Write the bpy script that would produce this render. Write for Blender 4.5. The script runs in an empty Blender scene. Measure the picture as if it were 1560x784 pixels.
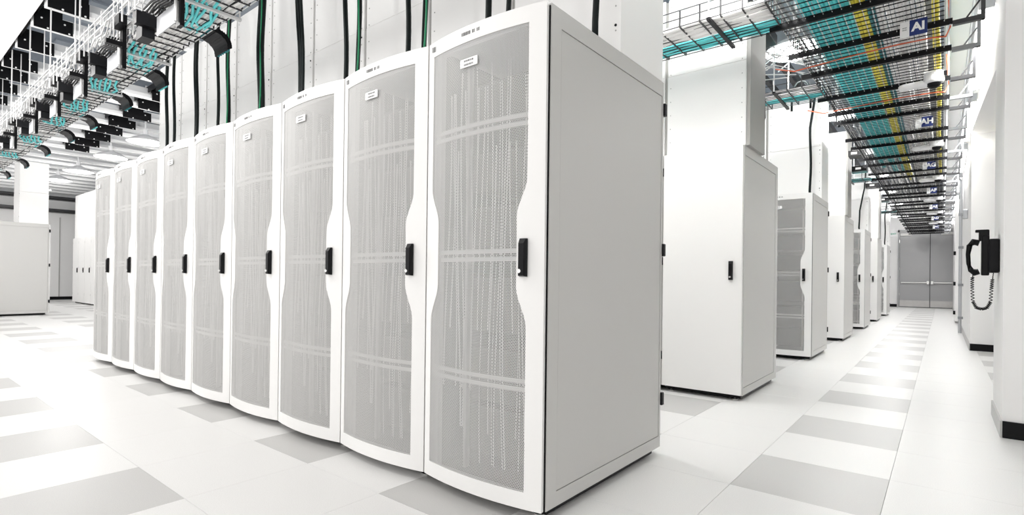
import bpy, bmesh, math, random
from mathutils import Vector, Matrix
random.seed(7)
SC = bpy.context.scene
COL = SC.collection
PI = math.pi

# ------------------------------------------------------------------ camera
F_PX, PX, PY = 812.1, 779.83, 420.28
YAW, PITCH, ROLL = .6792, .0036, .0122
CAM = Vector((1.3219, -1.8746, 1.0573))
_f = Vector((-math.sin(YAW), math.cos(YAW), 0)); _r = Vector((math.cos(YAW), math.sin(YAW), 0)); _u = Vector((0, 0, 1))
FW = _f*math.cos(PITCH) + _u*math.sin(PITCH); U2 = _u*math.cos(PITCH) - _f*math.sin(PITCH)
RT = _r*math.cos(ROLL) + U2*math.sin(ROLL); UP = U2*math.cos(ROLL) - _r*math.sin(ROLL)
cd = bpy.data.cameras.new('camera'); cam = bpy.data.objects.new('camera', cd); COL.objects.link(cam)
cam.matrix_world = Matrix(((RT.x, UP.x, -FW.x, CAM.x), (RT.y, UP.y, -FW.y, CAM.y), (RT.z, UP.z, -FW.z, CAM.z), (0, 0, 0, 1)))
cd.sensor_width = 36; cd.lens = F_PX/1560*36
cd.shift_x = (780-PX)/1560; cd.shift_y = (PY-392)/1560
cd.clip_start = .05; cd.clip_end = 100
SC.camera = cam

# ------------------------------------------------------------------ world, light, exposure
wd = bpy.data.worlds.new('world'); SC.world = wd; wd.use_nodes = True
bg = wd.node_tree.nodes['Background']; bg.inputs[0].default_value = (1, .985, .97, 1); bg.inputs[1].default_value = 1.12
vs = SC.view_settings
vs.view_transform = 'Standard'; vs.look = 'None'; vs.gamma = 1; vs.use_curve_mapping = False
vs.exposure = 0.36
LAMP_POWER = 38.0
STRIP_POWER = 26.0
# lamps hang over the aisles; each lamp's light is added by its builder


# ------------------------------------------------------------------ materials
def mat(name, col, rough=.5, metal=0, spec=.5, bump=0, bscale=300, var=0, vscale=3, emit=0, coat=0):
    m = bpy.data.materials.new(name); m.use_nodes = True
    nt = m.node_tree; b = nt.nodes['Principled BSDF']
    c = (*col, 1)
    b.inputs['Base Color'].default_value = c; b.inputs['Roughness'].default_value = rough
    b.inputs['Metallic'].default_value = metal; b.inputs['Specular IOR Level'].default_value = spec
    b.inputs['Coat Weight'].default_value = coat
    if emit:
        b.inputs['Emission Color'].default_value = c; b.inputs['Emission Strength'].default_value = emit
    if bump or var:
        tc = nt.nodes.new('ShaderNodeTexCoord')
    if bump:
        n = nt.nodes.new('ShaderNodeTexNoise'); n.inputs['Scale'].default_value = bscale
        nt.links.new(tc.outputs['Object'], n.inputs['Vector'])
        bp = nt.nodes.new('ShaderNodeBump'); bp.inputs['Strength'].default_value = bump; bp.inputs['Distance'].default_value = .002
        nt.links.new(n.outputs['Fac'], bp.inputs['Height']); nt.links.new(bp.outputs['Normal'], b.inputs['Normal'])
    if var:
        n = nt.nodes.new('ShaderNodeTexNoise'); n.inputs['Scale'].default_value = vscale; n.inputs['Detail'].default_value = 4
        nt.links.new(tc.outputs['Object'], n.inputs['Vector'])
        mx = nt.nodes.new('ShaderNodeMix'); mx.data_type = 'RGBA'
        mx.inputs[6].default_value = tuple(max(0, x*(1-var)) for x in col)+(1,); mx.inputs[7].default_value = tuple(min(1, x*(1+var)) for x in col)+(1,)
        nt.links.new(n.outputs['Fac'], mx.inputs[0]); nt.links.new(mx.outputs[2], b.inputs['Base Color'])
    return m


M = {}
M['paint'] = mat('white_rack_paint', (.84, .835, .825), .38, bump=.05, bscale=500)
M['panel'] = mat('shaded_side_paint', (.565, .56, .545), .42, bump=.05, bscale=500)  # the white rack paint made greyer, side shade put into the colour
M['duct'] = mat('duct_white', (.92, .915, .905), .45, var=.02, vscale=2)
M['seam'] = mat('duct_seam_grey', (.42, .415, .40), .6)
M['rail'] = mat('rail_white', (.74, .73, .71), .5)
M['inside'] = mat('rack_inside_grey', (.20, .197, .19), .6)
M['gear'] = mat('equipment_grey', (.07, .07, .07), .5)
M['black'] = mat('black_plastic', (.006, .006, .007), .35, spec=.15)
M['blacksatin'] = mat('black_metal', (.014, .014, .016), .4, metal=.2, spec=.15)
M['dark'] = mat('dark_steel', (.045, .045, .048), .45, metal=.4)
M['chrome'] = mat('chrome', (.75, .75, .74), .2, metal=1)
M['steel'] = mat('galvanised_steel', (.50, .51, .53), .4, metal=.55)
M['plate'] = mat('brushed_grey_plate', (.50, .51, .53), .5, metal=.1)
M['greysteel'] = mat('grey_bracket_steel', (.26, .27, .28), .45, metal=.4)
M['whitewire'] = mat('bright_wire', (.72, .72, .72), .4, metal=.2)
M['wall'] = mat('white_wall_paint', (.90, .895, .89), .6, bump=.06, bscale=120)
M['base'] = mat('black_baseboard', (.006, .006, .007), .35, spec=.15)
M['baseside'] = mat('lit_baseboard', (.45, .45, .44), .35)  # side faces of the black baseboard, coloured grey as if lit
M['ceil'] = mat('ceiling_slate', (.20, .23, .27), .8, var=.15, vscale=.6)
M['ceilpan'] = mat('ceiling_pale_panel', (.30, .335, .38), .8, var=.05)
M['beam'] = mat('beam_white', (.88, .88, .88), .6)
M['doorgrey'] = mat('door_grey_paint', (.38, .38, .385), .42)
M['kick'] = mat('kick_plate_steel', (.50, .49, .48), .35, metal=.6, var=.08, vscale=8)
M['cyan'] = mat('cyan_cable', (.13, .74, .76), .45, var=.12, vscale=12)
M['teal'] = mat('teal_cable', (.02, .22, .25), .45)
M['yellow'] = mat('yellow_cable', (.95, .82, .10), .45, var=.08, vscale=12)
M['whitecable'] = mat('white_cable', (.90, .89, .88), .5)
M['greycable'] = mat('grey_cable', (.30, .30, .31), .5)
M['orange'] = mat('orange_cable', (.70, .13, .05), .45)
M['green'] = mat('green_cable', (.0, .22, .09), .45)
M['cable'] = mat('black_cable', (.008, .012, .012), .4, spec=.15)
M['navy'] = mat('navy_sign', (.012, .03, .16), .45)
M['signwhite'] = mat('sign_white', (.9, .9, .9), .5)
M['ink'] = mat('grey_print', (.18, .18, .18), .6)
M['exitgreen'] = mat('exit_green', (.02, .35, .22), .5)
M['lampwhite'] = mat('lamp_white', (.85, .85, .86), .35)
M['lampglow'] = mat('lamp_glow', (1, .98, .95), .4, emit=9)
M['board'] = mat('equipment_blue_grey', (.06, .10, .14), .5)
M['under'] = mat('underfloor_grey', (.45, .45, .44), .8)


def mesh_mat():
    """perforated steel sheet: staggered round holes, laid out in the sheet's own x, z"""
    m = bpy.data.materials.new('perforated_white_steel'); m.use_nodes = True
    nt = m.node_tree; N = nt.nodes.new; L = nt.links.new
    b = nt.nodes['Principled BSDF']; out = nt.nodes['Material Output']
    b.inputs['Base Color'].default_value = (.70, .695, .685, 1); b.inputs['Roughness'].default_value = .45
    tc = N('ShaderNodeTexCoord'); p = .0082

    def vm(op, a, v=None, a2=None):
        n = N('ShaderNodeVectorMath'); n.operation = op; L(a, n.inputs[0])
        if v is not None: n.inputs[1].default_value = v
        if a2 is not None: L(a2, n.inputs[1])
        return n
    a = vm('MULTIPLY', tc.outputs['Object'], (1/p, 0, 1/(p*1.732)))
    ds = []
    for off in (0, .5):
        o = vm('ADD', a.outputs[0], (off, 0, off)); fr = vm('FRACTION', o.outputs[0])
        s = vm('SUBTRACT', fr.outputs[0], (.5, 0, .5)); k = vm('MULTIPLY', s.outputs[0], (1, 0, 1.732))
        ln = vm('LENGTH', k.outputs[0]); ds.append(ln.outputs['Value'])
    mn = N('ShaderNodeMath'); mn.operation = 'MINIMUM'; L(ds[0], mn.inputs[0]); L(ds[1], mn.inputs[1])
    lt = N('ShaderNodeMath'); lt.operation = 'LESS_THAN'; L(mn.outputs[0], lt.inputs[0]); lt.inputs[1].default_value = .40
    tr = N('ShaderNodeBsdfTransparent'); mx = N('ShaderNodeMixShader')
    L(lt.outputs[0], mx.inputs[0]); L(b.outputs[0], mx.inputs[1]); L(tr.outputs[0], mx.inputs[2]); L(mx.outputs[0], out.inputs['Surface'])
    return m


M['mesh'] = mesh_mat()


def tile_mat(name, col, speck):
    m = bpy.data.materials.new(name); m.use_nodes = True
    nt = m.node_tree; N = nt.nodes.new; L = nt.links.new; b = nt.nodes['Principled BSDF']
    g = N('ShaderNodeNewGeometry')
    n = N('ShaderNodeTexNoise'); n.inputs['Scale'].default_value = 260; n.inputs['Detail'].default_value = 2
    n2 = N('ShaderNodeTexNoise'); n2.inputs['Scale'].default_value = 2.2; n2.inputs['Detail'].default_value = 5
    L(g.outputs['Position'], n.inputs['Vector']); L(g.outputs['Position'], n2.inputs['Vector'])
    cr = N('ShaderNodeValToRGB'); cr.color_ramp.elements[0].position = .25; cr.color_ramp.elements[1].position = .62
    cr.color_ramp.elements[0].color = (*[c*speck for c in col], 1); cr.color_ramp.elements[1].color = (*col, 1)
    L(n.outputs['Fac'], cr.inputs[0])
    mx = N('ShaderNodeMix'); mx.data_type = 'RGBA'; mx.blend_type = 'MULTIPLY'; mx.inputs[0].default_value = .03
    L(cr.outputs[0], mx.inputs[6]); L(n2.outputs['Fac'], mx.inputs[7]); L(mx.outputs[2], b.inputs['Base Color'])
    rr = N('ShaderNodeMapRange'); rr.inputs[3].default_value = .30; rr.inputs[4].default_value = .40; rr.clamp = True
    L(n2.outputs['Fac'], rr.inputs[0]); L(rr.outputs[0], b.inputs['Roughness'])
    b.inputs['Specular IOR Level'].default_value = .55
    return m


M['tile'] = tile_mat('pale_speckled_tile', (.83, .825, .815), .88)
M['tilegrey'] = tile_mat('grey_speckled_tile', (.58, .575, .565), .88)


# ------------------------------------------------------------------ helpers
class MB:
    def __init__(s): s.v = []; s.f = []

    def quad(s, *p):
        n = len(s.v); s.v += [tuple(q) for q in p]; s.f.append(tuple(range(n, n+len(p))))

    def box(s, x0, y0, z0, x1, y1, z1):
        n = len(s.v)
        s.v += [(x0, y0, z0), (x1, y0, z0), (x1, y1, z0), (x0, y1, z0), (x0, y0, z1), (x1, y0, z1), (x1, y1, z1), (x0, y1, z1)]
        s.f += [(n, n+3, n+2, n+1), (n+4, n+5, n+6, n+7), (n, n+1, n+5, n+4), (n+1, n+2, n+6, n+5), (n+2, n+3, n+7, n+6), (n+3, n, n+4, n+7)]
        return s

    def cbox(s, x0, y0, z0, x1, y1, z1, c):
        """box with chamfered vertical and top edges"""
        prof = [(x0+c, y0), (x1-c, y0), (x1, y0+c), (x1, y1-c), (x1-c, y1), (x0+c, y1), (x0, y1-c), (x0, y0+c)]
        cx, cy = (x0+x1)/2, (y0+y1)/2
        rings = []
        for z, k in ((z0, 1), (z0+c, 0), (z1-c, 0), (z1, 1)):
            n = len(s.v)
            for x, y in prof:
                if k:
                    x = x - c*(1 if x > cx else -1)*.7; y = y - c*(1 if y > cy else -1)*.7
                s.v.append((x, y, z))
            rings.append(n)
        for a, b in zip(rings, rings[1:]):
            for i in range(8): j = (i+1) % 8; s.f.append((a+i, a+j, b+j, b+i))
        s.f.append(tuple(rings[0]+7-i for i in range(8))); s.f.append(tuple(rings[-1]+i for i in range(8)))
        return s

    def bar(s, a, b, w, h=None):
        """square bar from a to b"""
        h = h or w; a = Vector(a); b = Vector(b); d = (b-a).normalized()
        r = d.cross(Vector((0, 0, 1)))
        if r.length < 1e-3: r = Vector((1, 0, 0))
        r.normalize(); u = r.cross(d); n = len(s.v)
        for p in (a, b):
            for i, j in ((-1, -1), (1, -1), (1, 1), (-1, 1)): s.v.append(tuple(p+r*i*w/2+u*j*h/2))
        s.f += [(n, n+1, n+5, n+4), (n+1, n+2, n+6, n+5), (n+2, n+3, n+7, n+6), (n+3, n, n+4, n+7), (n+3, n+2, n+1, n), (n+4, n+5, n+6, n+7)]
        return s

    def tube(s, pts, r, k=6):
        pts = [Vector(p) for p in pts]; base = len(s.v); m = len(pts)
        for i, p in enumerate(pts):
            d = (pts[min(i+1, m-1)]-pts[max(i-1, 0)]).normalized()
            ref = Vector((0, 0, 1)) if abs(d.z) < .9 else Vector((0, 1, 0))
            a = d.cross(ref).normalized(); b = a.cross(d)
            rr = r[i] if isinstance(r, list) else r
            for q in range(k):
                t = 2*PI*q/k; s.v.append(tuple(p+a*math.cos(t)*rr+b*math.sin(t)*rr))
        for i in range(m-1):
            for q in range(k):
                q2 = (q+1) % k; s.f.append((base+i*k+q, base+i*k+q2, base+(i+1)*k+q2, base+(i+1)*k+q))
        s.f.append(tuple(base+k-1-q for q in range(k))); s.f.append(tuple(base+(m-1)*k+q for q in range(k)))
        return s

    def lathe(s, prof, c=(0, 0, 0), k=24, axis='z'):
        base = len(s.v)
        for r, h in prof:
            for q in range(k):
                t = 2*PI*q/k; x, y = r*math.cos(t), r*math.sin(t)
                if axis == 'z': s.v.append((c[0]+x, c[1]+y, c[2]+h))
                elif axis == 'y': s.v.append((c[0]+x, c[1]+h, c[2]+y))
                else: s.v.append((c[0]+h, c[1]+x, c[2]+y))
        for i in range(len(prof)-1):
            for q in range(k):
                q2 = (q+1) % k; s.f.append((base+i*k+q, base+i*k+q2, base+(i+1)*k+q2, base+(i+1)*k+q))
        return s

    def mesh(s, name, m, smooth=False, fix=False):
        me = bpy.data.meshes.new(name); me.from_pydata(s.v, [], s.f); me.validate()
        if isinstance(m, (list, tuple)):
            for q in m: me.materials.append(q)
        else: me.materials.append(m)
        if fix:
            bm = bmesh.new(); bm.from_mesh(me); bmesh.ops.recalc_face_normals(bm, faces=bm.faces); bm.to_mesh(me); bm.free()
        if smooth: me.shade_smooth()
        return me

    def build(s, name, m, parent=None, smooth=False, loc=None, **props):
        return obj(name, s.mesh(name, m, smooth, fix=True), parent, loc, **props)


def obj(name, me, parent=None, loc=None, **props):
    o = bpy.data.objects.new(name, me); COL.objects.link(o)
    if parent: o.parent = parent
    if loc is not None: o.location = loc
    for k, v in props.items(): o[k] = v
    return o


def thing(name, label, cat, loc=(0, 0, 0), rz=0, group=None):
    o = bpy.data.objects.new(name, None); COL.objects.link(o); o.empty_display_size = .1
    o.location = loc; o.rotation_euler = (0, 0, rz); o['label'] = label; o['category'] = cat
    if group: o['group'] = group
    return o


def tag(o, label, cat, group=None):
    o['label'] = label; o['category'] = cat
    if group: o['group'] = group
    return o


KIDS = {}


def copy_tree(o, parent=None):
    c = o.copy(); COL.objects.link(c)
    if parent: c.parent = parent
    for ch in list(o.children): copy_tree(ch, c)
    return c


def text_mesh(txt, size, m, bold=.0, depth=.001):
    cu = bpy.data.curves.new('lettering', 'FONT'); cu.body = txt; cu.size = size; cu.offset = bold; cu.extrude = depth
    cu.align_x = 'CENTER'; cu.align_y = 'CENTER'
    o = bpy.data.objects.new('tmp', cu); COL.objects.link(o)
    dg = bpy.context.evaluated_depsgraph_get(); me = bpy.data.meshes.new_from_object(o.evaluated_get(dg))
    bpy.data.objects.remove(o); me.materials.clear(); me.materials.append(m)
    return me


def proj(p):
    v = Vector(p)-CAM; z = v.dot(FW)
    if z < .1: return None
    return PX+F_PX*v.dot(RT)/z, PY-F_PX*v.dot(UP)/z, z


# ------------------------------------------------------------------ setting: floor with tiles
TX, TY, X0, Y0 = .64, .628, .47, -.25
floor = MB().box(-27, -4.2, -.06, 3.2, 27.2, -.012).build('floor', M['under'], None, kind='structure')
g = .0007
tile_me = {}
for k in ('tile', 'tilegrey'):
    b = MB().cbox(g, g, -.012, TX-g, TY-g, 0, .0006); tile_me[k] = b.mesh('tile', M[k], fix=True)
cells = []
for i in range(-43, 5):
    for j in range(-7, 44):
        x = X0+i*TX; y = Y0+j*TY
        pr = proj((x+TX/2, y+TY/2, 0)); size = 0
        inrow = any(a-.1 < y and y+TY < a+1.34 and (x < -.4 and (a == 3.0 or x > -6.7 or x < -16.1)) for a in (0, 3.0, 6.2, 9.2, 12.4, 15.4, 18.6))
        if pr and -60 < pr[0] < 1620 and pr[1] < 860 and not inrow:
            behind = (x+TX < -.2 and y > 1.5 and x > -17) or (y > 5 and x < -.7)
            size = 1/pr[2]**2 * (.02 if behind else 1)
        cells.append((size, i, j, x, y))
cells.sort(reverse=True)
rest = {'tile': MB(), 'tilegrey': MB()}
for n, (size, i, j, x, y) in enumerate(cells):
    k = 'tilegrey' if (i % 2 == 0 and j % 2 == 0) else 'tile'
    if n < 300 and size > 0:
        obj('tile', tile_me[k], floor, (x, y, 0))
    else:
        rest[k].box(x+g, y+g, -.012, x+TX-g, y+TY-g, 0)
for k in rest: rest[k].build('distant_tiles', M[k], floor, kind='stuff')

# ------------------------------------------------------------------ setting: walls
ZC = 4.9


def struct(name, b, m, parent=None): return b.build(name, m, parent, kind='structure')


wr = struct('wall_right', MB().box(1.67, 9.25, 0, 2.7, 27.2, 4.35), M['wall'])
MB().box(1.33, -1, 4.35, 3.0, 27.2, 4.9).build('upper_ledge', M['wall'], wr)
pil = struct('wall_right_pillar', MB().box(1.65, 3.12, 0, 3.2, 3.95, 4.9), M['wall'])
struct('wall_right_light_block', MB().box(3.2, -4.2, 0, 3.3, 3.12, 4.9), M['wall'])  # unseen wall, added to block world light from the rack sides
struct('wall_recess', MB().box(2.6, 3.95, 0, 2.7, 9.25, 3.4), M['wall'])
b = MB()   # bulkhead over the recess with a sloping soffit
ys, zs = (3.95, 9.25), (2.80, 3.42)
n = len(b.v)
b.v += [(1.65, ys[0], zs[0]), (2.7, ys[0], zs[0]), (2.7, ys[1], zs[1]), (1.65, ys[1], zs[1]), (1.65, ys[0], 4.35), (2.7, ys[0], 4.35), (2.7, ys[1], 4.35), (1.65, ys[1], 4.35)]
b.f += [(0, 3, 2, 1), (4, 5, 6, 7), (0, 1, 5, 4), (1, 2, 6, 5), (2, 3, 7, 6), (3, 0, 4, 7)]
struct('wall_bulkhead', b, M['wall'])
wb = struct('wall_back', MB().box(-26, 27, 0, -.20, 27.2, 4.9).box(1.7, 27, 0, 3, 27.2, 4.9).box(-.20, 27, 3.36, 1.7, 27.2, 4.9), M['wall'])
wl = struct('wall_left', MB().box(-25.7, -4, 0, -25.5, 27, 4.9), M['wall'])
for y in (-1, 1.1, 3.2, 5.3): MB().box(-25.5, y, .12, -25.485, y+.03, 3.2).build('panel_strip', M['seam'], wl)
struct('baseboard_left', MB().box(-25.5, -4, 0, -25.47, 27, .12), M['base'])
struct('baseboard_back', MB().box(-25.5, 26.97, 0, -.22, 27, .12), M['base'])
struct('baseboard_pillar', MB().box(1.652, 3.105, .001, 3.2, 3.12, .115), M['base'])
struct('baseboard_pillar_side', MB().box(1.638, 3.105, .001, 1.65, 3.95, .115), M['baseside'])
struct('baseboard_recess', MB().box(1.67, 9.235, 0, 2.6, 9.25, .11), M['base'])
struct('baseboard_right', MB().box(1.658, 9.25, 0, 1.67, 27, .11), M['baseside'])

# ceiling: slab, pale panels between the beams, beams
ceil = struct('ceiling', MB().box(-26, -1.5, 4.9, 3.2, 27.2, 5.0), M['ceil'])
for x in range(-25, 3, 2):
    for y in (0.2, 5.4, 10.6, 15.8, 21):
        MB().box(x+.1, y, 4.87, x+1.0, y+4.6, 4.9).build('ceiling_panel', M['ceilpan'], ceil)
o = MB().box(-26, -2.6, 4.06, 3.2, -.575, 4.14).build('lowered_panel', M['beam'], ceil)
BX = [-6.42, -7.15, -8.13, -9.15, -9.85, -10.7, -11.6]
BX = [-5.6, -4.75, -3.9, -3.05, -2.2, -1.35, -.5, .35, 1.2] + BX + [-12.45-.85*k for k in range(15)]
for x in BX:
    if x < -5: MB().box(x-.17, -.54, 4.04, x-.02, 26.9, 4.10).box(x-.15, -.54, 4.10, x-.11, 26.9, 4.22).build('beam', M['beam'], ceil)
    else: MB().box(x-.08, -.54, 4.22, x+.02, 26.9, 4.34).build('beam', M['dark'] if x > -1 else M['beam'], ceil)
for y in (2.4, 7.0, 11.5, 16, 21):
    MB().box(-25, y, 4.45, 1.6, y+.14, 4.62).build('cross_beam', M['greysteel'], ceil)

# ------------------------------------------------------------------ double door at the end of the aisle
MB().box(-.16, 27.03, 0, 1.72, 27.06, 3.3).build('door_light_block', M['dark'], wb)  # dark sheet added to block the white world behind the leaf gap
fr = struct('door_1', MB().box(-.20, 26.93, 0, -.14, 27.02, 3.36).box(1.70, 26.93, 0, 1.76, 27.02, 3.36).box(-.20, 26.93, 3.27, 1.76, 27.02, 3.36), M['doorgrey'])
for s, xa in ((0, -.135), (1, .925)):
    xb = xa+.925 if s == 0 else 1.70
    xb = .905 if s == 0 else 1.695
    lf = MB().cbox(xa, 26.96, .02, xb, 27.01, 3.265, .004).build('door_leaf', M['doorgrey'], fr)
    MB().box(xa+.01, 26.953, .03, xb-.01, 26.96, .30).build('kick_plate', M['kick'], lf)
    hx = xb-.06 if s == 0 else xa+.06
    p = MB().cbox(xa+.05, 26.89, 1.05, xb-.05, 26.93, 1.095, .006)
    p.cbox(hx-.045, 26.87, 1.0, hx+.045, 26.96, 1.15, .01).build('push_bar', M['chrome'], lf)
    ax = xa+.02 if s == 0 else xb-.42
    MB().cbox(ax, 26.87, 3.10, ax+.40, 26.95, 3.20, .008).bar((ax+.3, 26.9, 3.21), (ax+.62 if s == 0 else ax+.0, 26.9, 3.25), .02).build('door_closer', M['rail'], lf)
    for z in (.5, 1.6, 2.8): MB().tube([(xa if s == 0 else xb, 26.94, z), (xa if s == 0 else xb, 26.94, z+.12)], .012).build('hinge', M['chrome'], lf)
t = thing('exit_sign', 'small pale exit sign with green letters beside the grey double door', 'sign', (-.36, 26.97, 3.1))
MB().cbox(-.12, -.02, -.02, .12, .028, .24, .004).build('sign_face', M['signwhite'], t)
o = obj('lettering', text_mesh('EXIT', .10, M['exitgreen'], .002), t, (0, -.023, .10)); o.rotation_euler = (PI/2, 0, 0)


# ------------------------------------------------------------------ server racks
W, D, H, G = .748, 1.24, 2.20, .05


def smooth(t): t = max(0, min(1, t)); return t*t*(3-2*t)


def waist(z):
    """how far the mesh opening is pinched around the handle"""
    if z > 1.2: return 1-smooth((z-1.33)/.17)
    return smooth((z-.84)/.18)


def bow(u): return -.012-.042*(1-(2*u/W)**2)


def front_door_frame():
    zs = [.052, .075, .10, .125]+[.125+(.71)*k/6 for k in range(1, 7)]+[.835+.02*k for k in range(1, 34)]
    zs = sorted(set([round(z, 4) for z in zs]+[round(1.52+(2.175-1.52)*k/8, 4) for k in range(1, 9)]+[2.20, 2.225, 2.25]))
    o = .004; xl, xr = -W/2+o, W/2-o
    V = []; Fc = []; R = []
    ncol = 4; nm = 14

    def row(z):
        w = waist(z); il = -.325+.058*w; ir = .287-.050*w
        xs = [xl+(il-xl)*k/ncol for k in range(ncol)]+[il+(ir-il)*k/nm for k in range(nm)]+[ir+(xr-ir)*k/ncol for k in range(ncol+1)]
        return xs
    for z in zs:
        xs = row(z); R.append(len(V))
        zz = z
        for x in xs:
            # top edge and bottom edge of the opening follow the bowed face
            V.append((x, bow(x), zz))
    n = ncol*2+nm+1
    for a in range(len(zs)-1):
        solid = zs[a+1] <= .1251 or zs[a] >= 2.1749
        for c in range(n-1):
            if solid or c < ncol or c >= ncol+nm: Fc.append((R[a]+c, R[a]+c+1, R[a+1]+c+1, R[a+1]+c))
    b = MB(); b.v = V; b.f = Fc
    me = b.mesh('front_door', M['paint'])
    return me, zs, row


FD_ME, FD_ZS, FD_ROW = front_door_frame()


def mesh_panel():
    b = MB()
    zz = [z for z in FD_ZS if .1 < z < 2.2]
    for off in (.004, .0052, .0064):
        R = []
        for z in zz:
            w = waist(z); il = -.329+.058*w; ir = .291-.050*w; R.append(len(b.v))
            for k in range(15):
                x = il+(ir-il)*k/14; b.v.append((x, bow(x)+off, z))
        for a in range(len(zz)-1):
            for c in range(14): b.f.append((R[a]+c, R[a]+c+1, R[a+1]+c+1, R[a+1]+c))
    return b.mesh('mesh_panel', M['mesh'])


MP_ME = mesh_panel()


def handle_bm():
    b = MB(); b.v = []
    x0, x1, z0, z1 = -.018, .018, -.083, .083
    for y, i, zt in ((0, 0, 0), (-.012, 0, 0), (-.026, .004, .018)):
        for x, z in ((x0+i, z0+i), (x1-i, z0+i), (x1-i, z1-i-zt), (x0+i, z1-i-zt)): b.v.append((x, y, z))
    for a in (0, 4):
        for q in range(4): b.f.append((a+q, a+(q+1) % 4, a+4+(q+1) % 4, a+4+q))
    b.f.append((8, 9, 10, 11)); b.f.append((3, 2, 1, 0))
    return b


def part(name, b, m, par, loc=None, **k): return b.build(name, m, par, loc=loc, **k)


def make_rack():
    t = thing('server_rack', 'x', 'server rack')
    hw = W/2; y0, y1 = .045, D-.03
    # side panels with a shallow recessed field
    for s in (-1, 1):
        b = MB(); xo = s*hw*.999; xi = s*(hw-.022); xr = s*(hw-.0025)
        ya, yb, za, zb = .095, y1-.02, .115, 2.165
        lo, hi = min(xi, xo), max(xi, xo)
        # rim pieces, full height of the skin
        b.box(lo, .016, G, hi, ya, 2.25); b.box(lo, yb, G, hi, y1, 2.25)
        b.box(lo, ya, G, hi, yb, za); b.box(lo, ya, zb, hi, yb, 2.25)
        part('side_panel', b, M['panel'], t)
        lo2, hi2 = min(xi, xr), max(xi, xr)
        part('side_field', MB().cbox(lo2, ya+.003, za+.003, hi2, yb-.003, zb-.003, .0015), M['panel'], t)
        # inner lining
        part('side_lining', MB().box(s*(hw-.026)-.0015, .06, G, s*(hw-.026)+.0015, y1, 2.24), M['inside'], t)
    part('top_panel', MB().cbox(-hw+.003, .03, 2.235, hw-.003, y1, 2.252, .002), M['paint'], t)
    part('bottom_panel', MB().box(-hw+.02, .05, G, hw-.02, y1, G+.02), M['inside'], t)
    b = MB()
    for x in (-hw+.025, hw-.065):
        b.box(x, .02, G, x+.04, .05, 2.235)
        b.box(x, y1-.04, G, x+.04, y1, 2.235)
    b.box(-hw+.03, .02, G, hw-.03, .05, .09); b.box(-hw+.03, .02, 2.19, hw-.03, .05, 2.235)
    part('frame', b, M['paint'], t)
    for s in (-1, 1): part('gap_shade', MB().box(s*(hw-.007)-.003, .0115, G, s*(hw-.007)+.003, .0155, 2.24), M['black'], t)  # black strips standing in for the shade in the door gap
    part('underside_shade', MB().box(-hw+.03, .06, .014, hw-.03, y1-.05, G), M['black'], t)  # black block standing in for the shade under the rack
    for x in (-hw+.08, hw-.08):
        for y in (.08, y1-.06): part('levelling_foot', MB().lathe([(0, 0), (.028, 0), (.028, .008), (.009, .012), (.009, .06)], (x, y, 0), 10), M['chrome'], t)
    for x in (-.245, .225):
        for y in (.14, .80):
            b = MB().box(x, y, G+.02, x+.02, y+.03, 2.2)
            part('mounting_rail', b, M['rail'], t)
    # equipment bays
    for z0, z1 in ((.16, .40), (.43, .70), (.78, 1.06), (1.22, 1.42), (1.50, 1.70), (1.82, 2.06)):
        part('equipment', MB().cbox(-.225, .17, z0, .225, .85, z1, .004), M['gear'], t)
    b = MB(); rr = random.Random(3)
    for k in range(24):
        x = -.30+.56*k/23+rr.uniform(-.012, .012); pts = []; ph = rr.uniform(0, 6); zt = rr.choice((2.1, 2.0, 1.7)); zb_ = rr.choice((.15, .3, .8, .5))
        for q in range(14): z = zb_+(zt-zb_)*q/13; pts.append((x+.012*math.sin(z*2.2+ph), .075+.01*math.sin(z*3+ph), z))
        b.tube(pts, rr.choice((.002, .003, .004)), 5)
    part('cabling', b, M['whitecable'], t, kind='stuff')
    # front door
    fd = obj('front_door', FD_ME, t); md = fd.modifiers.new('thick', 'SOLIDIFY'); md.thickness = .022; md.offset = -1
    obj('mesh_panel', MP_ME, fd)
    for z in (.585, 1.16, 1.76):
        b = MB()
        for dz in (-.018, .018):
            for k in range(12):
                u0 = -.33+.62*k/12; u1 = -.33+.62*(k+1)/12
                b.bar((u0, bow(u0)+.022, z+dz), (u1, bow(u1)+.022, z+dz), .006, .020)
        part('door_brace', b, M['paint'], fd)
    part('handle', handle_bm(), M['black'], fd, (.277, bow(.277)-.001, 1.147))
    part('lock', MB().lathe([(0, -.032), (.009, -.032), (.011, -.022), (.011, 0)], (.272, bow(.277)-.001, 1.088), 12, 'y'), M['chrome'], fd)
    c = -.048
    b = MB().box(-.055, -.004, -.020, .055, 0, .020); part('name_plate', b, M['signwhite'], fd, (c, bow(c)-.001, 2.072))
    b = MB()
    for dz in (.009, -.009):
        x = -.03
        while x < .03:
            w = random.choice((.004, .006, .009)); b.box(x, -.0048, dz-.004, x+w, -.004, dz+.004); x += w+.003
    part('plate_print', b, M['ink'], fd, (c, bow(c)-.001, 2.072))
    b = MB(); x = -.056
    while x < .056:
        w = random.choice((.004, .007, .010)); b.box(x, -.0008, -.008, x+w, 0, .008); x += w+(.003 if random.random() < .8 else .012)
    part('number_print', b, M['ink'], fd, (-.045, bow(-.045)-.0005, 2.215))
    part('barcode', MB().box(-.018, -.0012, -.013, -.012, 0, .013).box(-.009, -.0012, -.013, .003, 0, .013).box(.006, -.0012, -.013, .018, 0, .013), M['ink'], fd, (-.318, bow(-.318)-.0005, 2.212))
    # solid rear door
    rd = part('rear_door', MB().cbox(-hw+.006, y1+.002, G+.004, hw-.02, D, 2.246, .003), M['paint'], t)
    hb = handle_bm(); o = part('handle', hb, M['black'], rd, (-hw+.10, D, 1.147)); o.rotation_euler = (0, 0, PI)
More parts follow.
